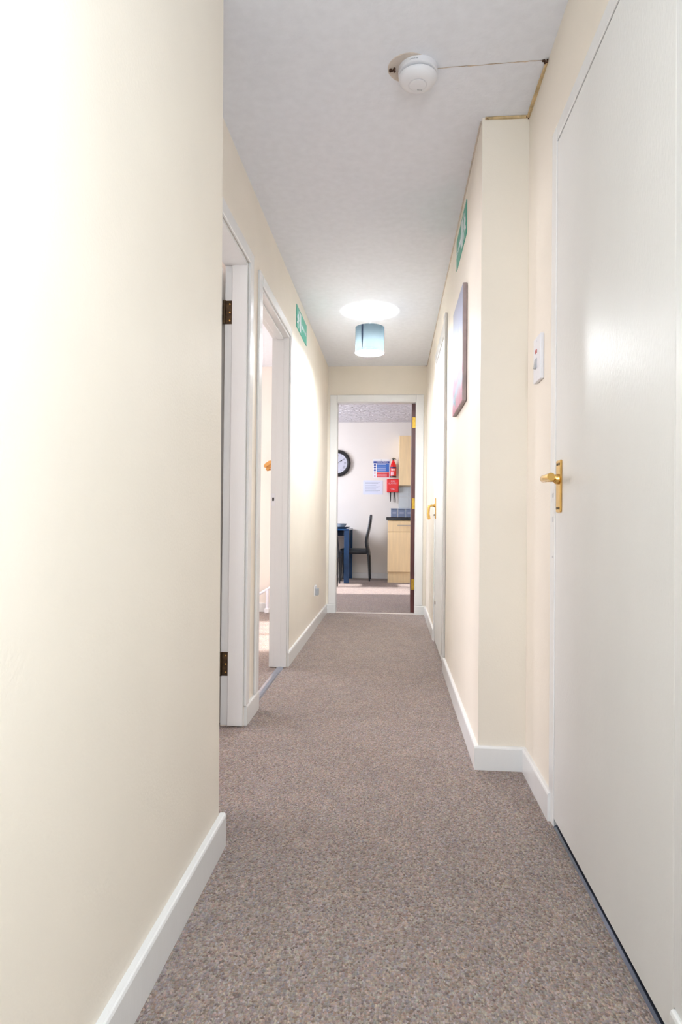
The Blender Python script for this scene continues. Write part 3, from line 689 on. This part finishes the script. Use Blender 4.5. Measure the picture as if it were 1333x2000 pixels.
MB().lathe([(0.008, -0.003), (0.008, -0.006)], (-0.187, YK, 1.781), 'y', 16).build('fixing', M['grey_plastic'], t)

# paper notice
t = thing('paper_notice', 'white printed sheet pinned to the kitchen wall below the fire notice', 'notice', (-0.307, YK, 1.26))
flat(t, 'sheet', -0.455, -0.160, 1.262, 1.474, 0.0006, 0.0022, M['paper'])
ln = MB()
for k, z in enumerate((1.440, 1.425, 1.398, 1.380, 1.362, 1.344, 1.318, 1.300)): ln.box(-0.425, -0.20-0.03*(k % 3), YK-0.0027, YK-0.0022, z-0.0022, z+0.0022)
ln.build('print_line', M['ink'], t)

# fire extinguisher
ex, ey = -0.004, YK-0.060
t = thing('fire_extinguisher', 'small red fire extinguisher on the wall above the red blanket box', 'fire extinguisher', (ex, ey, 1.515))
MB().lathe([(0.036, 1.515), (0.044, 1.522), (0.045, 1.66), (0.043, 1.69), (0.030, 1.735), (0.017, 1.755), (0.015, 1.768)], (ex, ey, 0), 'z', 32).build('cylinder', M['red'], t, smooth=True)
MB().lathe([(0.0456, 1.648), (0.0456, 1.672)], (ex, ey, 0), 'z', 32, cap=False).build('dark_band', M['purple_flat'], t, smooth=True)
MB().lathe([(0.0455, 1.515), (0.0456, 1.537)], (ex, ey, 0), 'z', 32, cap=False).build('base_band', M['black'], t, smooth=True)
lb = MB()
for z0_, z1_ in ((1.632, 1.640), (1.612, 1.618)):
    n = 8
    A = [lb.bm.verts.new((ex+0.0457*math.cos(-PI/2-0.7+1.4*i/n), ey+0.0457*math.sin(-PI/2-0.7+1.4*i/n), z0_)) for i in range(n+1)]
    B = [lb.bm.verts.new((v_.co.x, v_.co.y, z1_)) for v_ in A]
    for i in range(n): lb.bm.faces.new((A[i], A[i+1], B[i+1], B[i]))
lb.build('print_line', M['white_flat'], t)
lb = MB(); n = 8
A = [lb.bm.verts.new((ex+0.0457*math.cos(-PI/2-0.95+1.2*i/n), ey+0.0457*math.sin(-PI/2-0.95+1.2*i/n), 1.545)) for i in range(n+1)]
B = [lb.bm.verts.new((v_.co.x, v_.co.y, 1.600-0.01*(i % 2))) for i, v_ in enumerate(A)]
for i in range(n): lb.bm.faces.new((A[i], A[i+1], B[i+1], B[i]))
lb.build('label', M['pink_flat'], t)
MB().lathe([(0.013, 1.765), (0.016, 1.770), (0.016, 1.785), (0.009, 1.790)], (ex, ey, 0), 'z', 16).build('valve', M['black'], t, smooth=True)
MB().prism([(ex-0.028, 1.788), (ex-0.022, 1.800), (ex+0.012, 1.802), (ex+0.045, 1.788), (ex+0.044, 1.783), (ex+0.010, 1.793), (ex-0.018, 1.791)], 'y', ey-0.008, ey+0.008).build('carry_handle', M['black'], t)
MB().prism([(ex-0.012, 1.802), (ex-0.006, 1.812), (ex+0.022, 1.808), (ex+0.036, 1.797), (ex+0.034, 1.794), (ex+0.012, 1.8025)], 'y', ey-0.007, ey+0.007).build('squeeze_lever', M['yellow'], t)
MB().box(ex-0.018, ex+0.018, ey+0.045, YK, 1.56, 1.68, 0.003).build('wall_bracket', M['black_metal'], t)

# fire blanket
t = thing('fire_blanket', 'red fire blanket box with two black pull tapes', 'fire blanket', (-0.011, YK, 1.294))
MB().box(-0.100, 0.078, YK-0.050, YK-0.001, 1.294, 1.493, 0.010, 2).build('case', M['red'], t)
text_part('lettering', 'FIRE', 0.040, M['pink_flat'], t, (-0.005, YK-0.0502, 1.455), (1, 0, 0), (0, 0, 1))
text_part('lettering', 'BLANKET', 0.032, M['pink_flat'], t, (-0.005, YK-0.0502, 1.425), (1, 0, 0), (0, 0, 1))
ln = MB()
for z, a, b in ((1.352, -0.045, -0.012), (1.346, -0.015, 0.012), (1.338, -0.035, 0.015), (1.332, -0.008, 0.022)): ln.box(a, b, YK-0.0506, YK-0.050, z-0.0025, z+0.0025)
ln.build('print_line', M['pink_flat'], t)
for xs, xe, ze in ((-0.043, -0.041, 1.155), (0.020, 0.029, 1.140)):
    MB().prism([(xs-0.011, 1.296), (xs+0.011, 1.296), (xe+0.007, ze+0.03), (xe+0.005, ze), (xe-0.005, ze), (xe-0.007, ze+0.03)], 'y', YK-0.030, YK-0.024).build('pull_tape', M['black'], t)

# splashback tiles (each its own piece)
proto = None
for r_ in range(3):
    for c_ in range(4):
        x0_, z0_ = 0.080+c_*0.1525, 0.9215+r_*0.1525
        if proto is None:
            proto = MB().box(-0.075, 0.075, -0.006, 0, 0, 0.15, 0.0015).build('tile', M['tile'], wall_k, local=True); o = proto
        else:
            o = proto.copy(); COL.objects.link(o); o.parent = wall_k
        o.location = (x0_+0.075, YK, z0_)

# wall unit
t = thing('wall_cupboard', 'pale maple kitchen wall cupboard at upper right of the doorway', 'cabinet', (0.33, YK, 1.385))
MB().box(0.081, 0.578, YK-0.285, YK, 1.388, 2.106).build('carcass', M['maple'], t)
MB().box(0.0805, 0.5785, YK-0.305, YK-0.287, 1.385, 2.109, 0.002).build('door', M['maple'], t)

# base unit and worktop
yb = 8.862; bx0, bx1 = -0.074, 0.52
t = thing('base_cabinet', 'pale maple kitchen base cabinet under the black worktop', 'cabinet', ((bx0+bx1)/2, yb, 0))
MB().box(bx0+0.002, bx1, yb+0.020, YK-0.016, 0.150, 0.876).build('carcass', M['maple'], t)
MB().box(bx0+0.004, bx1, yb+0.030, yb+0.046, 0.0, 0.149).build('plinth', M['maple'], t)
dr = MB().box(bx0, bx1, yb, yb+0.018, 0.716, 0.866, 0.002).build('drawer', M['maple'], t)
MB().tube([(0.063, yb, 0.806), (0.063, yb-0.028, 0.806), (0.40, yb-0.028, 0.806), (0.40, yb, 0.806)], 0.0055, 8).build('handle', M['chrome'], dr, smooth=True)
dd = MB().box(bx0, bx1, yb, yb+0.018, 0.152, 0.712, 0.002).build('door', M['maple'], t)
o = MB().box(-0.096, 1.199, yb-0.012, YK, 0.878, 0.920, 0.006, 2).build('worktop', M['worktop'])
o['label'] = 'black kitchen worktop slab on the maple base cabinet'; o['category'] = 'worktop'

# canisters
def canister(x0, x1, label):
    t = thing('storage_canister', label, 'canister', ((x0+x1)/2, 9.105, 0.9205), group='slate blue canisters on the worktop')
    MB().box(x0, x1, 9.06, 9.155, 0.9205, 1.028, 0.006, 2).build('body', M['canister'], t)
    MB().box(x0-0.0015, x1+0.0015, 9.0585, 9.1565, 1.0285, 1.047, 0.004, 2).build('lid', M['canister'], t)
    MB().box(x0+0.022, x1-0.022, 9.0590, 9.0600, 0.968, 0.996).build('label_panel', M['ink'], t)
canister(-0.033, 0.064, 'leftmost square slate blue canister on the black worktop')
canister(0.070, 0.175, 'middle square slate blue canister on the black worktop')
canister(0.182, 0.285, 'third square slate blue canister half hidden by the open brown door')

# dining table
t = thing('dining_table', 'black dining table, coloured with its blue daylight reflection, in the kitchen with square legs', 'table', (-1.2, 9.06, 0))
MB().box(-1.80, -0.603, 8.650, 9.462, 0.728, 0.750, 0.002).build('tabletop', M['navy'], t)
MB().box(-1.78, -0.64, 8.69, 9.44, 0.655, 0.728).build('apron', M['black_glass'], t)
for lx0, ly0 in ((-0.672, 8.652), (-0.672, 9.393), (-1.798, 8.652), (-1.798, 9.393)):
    MB().box(lx0, lx0+0.067, ly0, ly0+0.067, 0.0, 0.728, 0.002).build('leg', M['navy'], t)

# dinner plate and bowl
pc = (-0.742, 8.96)
t = thing('dinner_plate', 'dark slate dinner plate under the bowl on the table corner', 'plate', (pc[0], pc[1], 0.750))
MB().lathe([(0.07, 0.750), (0.085, 0.753), (0.130, 0.772), (0.134, 0.776), (0.128, 0.776), (0.085, 0.760), (0.03, 0.758)], (*pc, 0), 'z', 40).build('rim_and_well', M['plate'], t, smooth=True)
t = thing('bowl', 'pale blue grey bowl resting on the dark plate', 'bowl', (pc[0], pc[1], 0.759))
MB().lathe([(0.040, 0.7605), (0.043, 0.768), (0.066, 0.790), (0.082, 0.815), (0.084, 0.820), (0.078, 0.818), (0.060, 0.792), (0.02, 0.772)], (*pc, 0), 'z', 40).build('bowl_body', M['bowl'], t, smooth=True)
MB().lathe([(0.0825, 0.8165), (0.0850, 0.8215), (0.0810, 0.8225), (0.0785, 0.8185)], (*pc, 0), 'z', 40, cap=False).build('rim_band', M['plate'], t, smooth=True)

# dining chairs: local front is -x
HW = 0.205
def make_chair(label, loc, rz, dark):
    t = thing('dining_chair', label, 'chair', (0, 0, 0), 0, 'dining chairs at the kitchen table')
    MB().box(-0.205, 0.188, -HW, HW, 0.388, 0.458, 0.018, 3).build('seat', M['leatherette'], t, smooth=True)
    prof = [(0.208, 0.370), (0.196, 0.440), (0.178, 0.510), (0.172, 0.560), (0.178, 0.620), (0.196, 0.700), (0.213, 0.780), (0.225, 0.860), (0.233, 0.935)]
    b = MB(); rows = []
    for i, (x, z) in enumerate(prof):
        f = i/(len(prof)-1); hw = HW-0.005-0.05*f*f; th = 0.021 if i < 8 else 0.018
        rows.append([b.bm.verts.new(p) for p in ((x-th, -hw+0.01, z), (x-th, hw-0.01, z), (x-0.005, hw, z), (x+0.005, hw, z), (x+th*0.8, hw-0.01, z), (x+th*0.8, -hw+0.01, z), (x+0.005, -hw, z), (x-0.005, -hw, z))])
    x, z = 0.235, 0.955; hw = HW-0.075
    rows.append([b.bm.verts.new(p) for p in ((x-0.011, -hw, z), (x-0.011, hw, z), (x-0.004, hw+0.006, z), (x+0.004, hw+0.006, z), (x+0.010, hw, z), (x+0.010, -hw, z), (x+0.004, -hw-0.006, z), (x-0.004, -hw-0.006, z))])
    for A, B in zip(rows, rows[1:]):
        for k in range(8): b.bm.faces.new((A[k], A[(k+1) % 8], B[(k+1) % 8], B[k]))
    b.bm.faces.new(rows[0]); b.bm.faces.new(rows[-1])
    b.build('backrest', M['leatherette'], t, smooth=True)
    for s in (-1, 1):
        l_ = MB(); l_.tube([(0.205, s*(HW-0.03), 0.385), (0.212, s*(HW-0.028), 0.25), (0.224, s*(HW-0.022), 0.0)], [0.017, 0.015, 0.010], 10); l_.build('leg', M['black_metal'], t, smooth=True)
        l_ = MB(); l_.tube([(-0.178, s*(HW-0.03), 0.392), (-0.185, s*(HW-0.026), 0.0)], [0.016, 0.010], 10); l_.build('leg', M['black_metal'], t, smooth=True)
    t.location = loc; t.rotation_euler = (0, 0, rz)
    return t
make_chair('high backed black chair seen side on at the right end of the table', (-0.553, 9.160, 0), 0, False)
make_chair('black chair pushed to the table front half hidden by the left door frame', (-0.905, 8.430, 0), -PI/2, True)
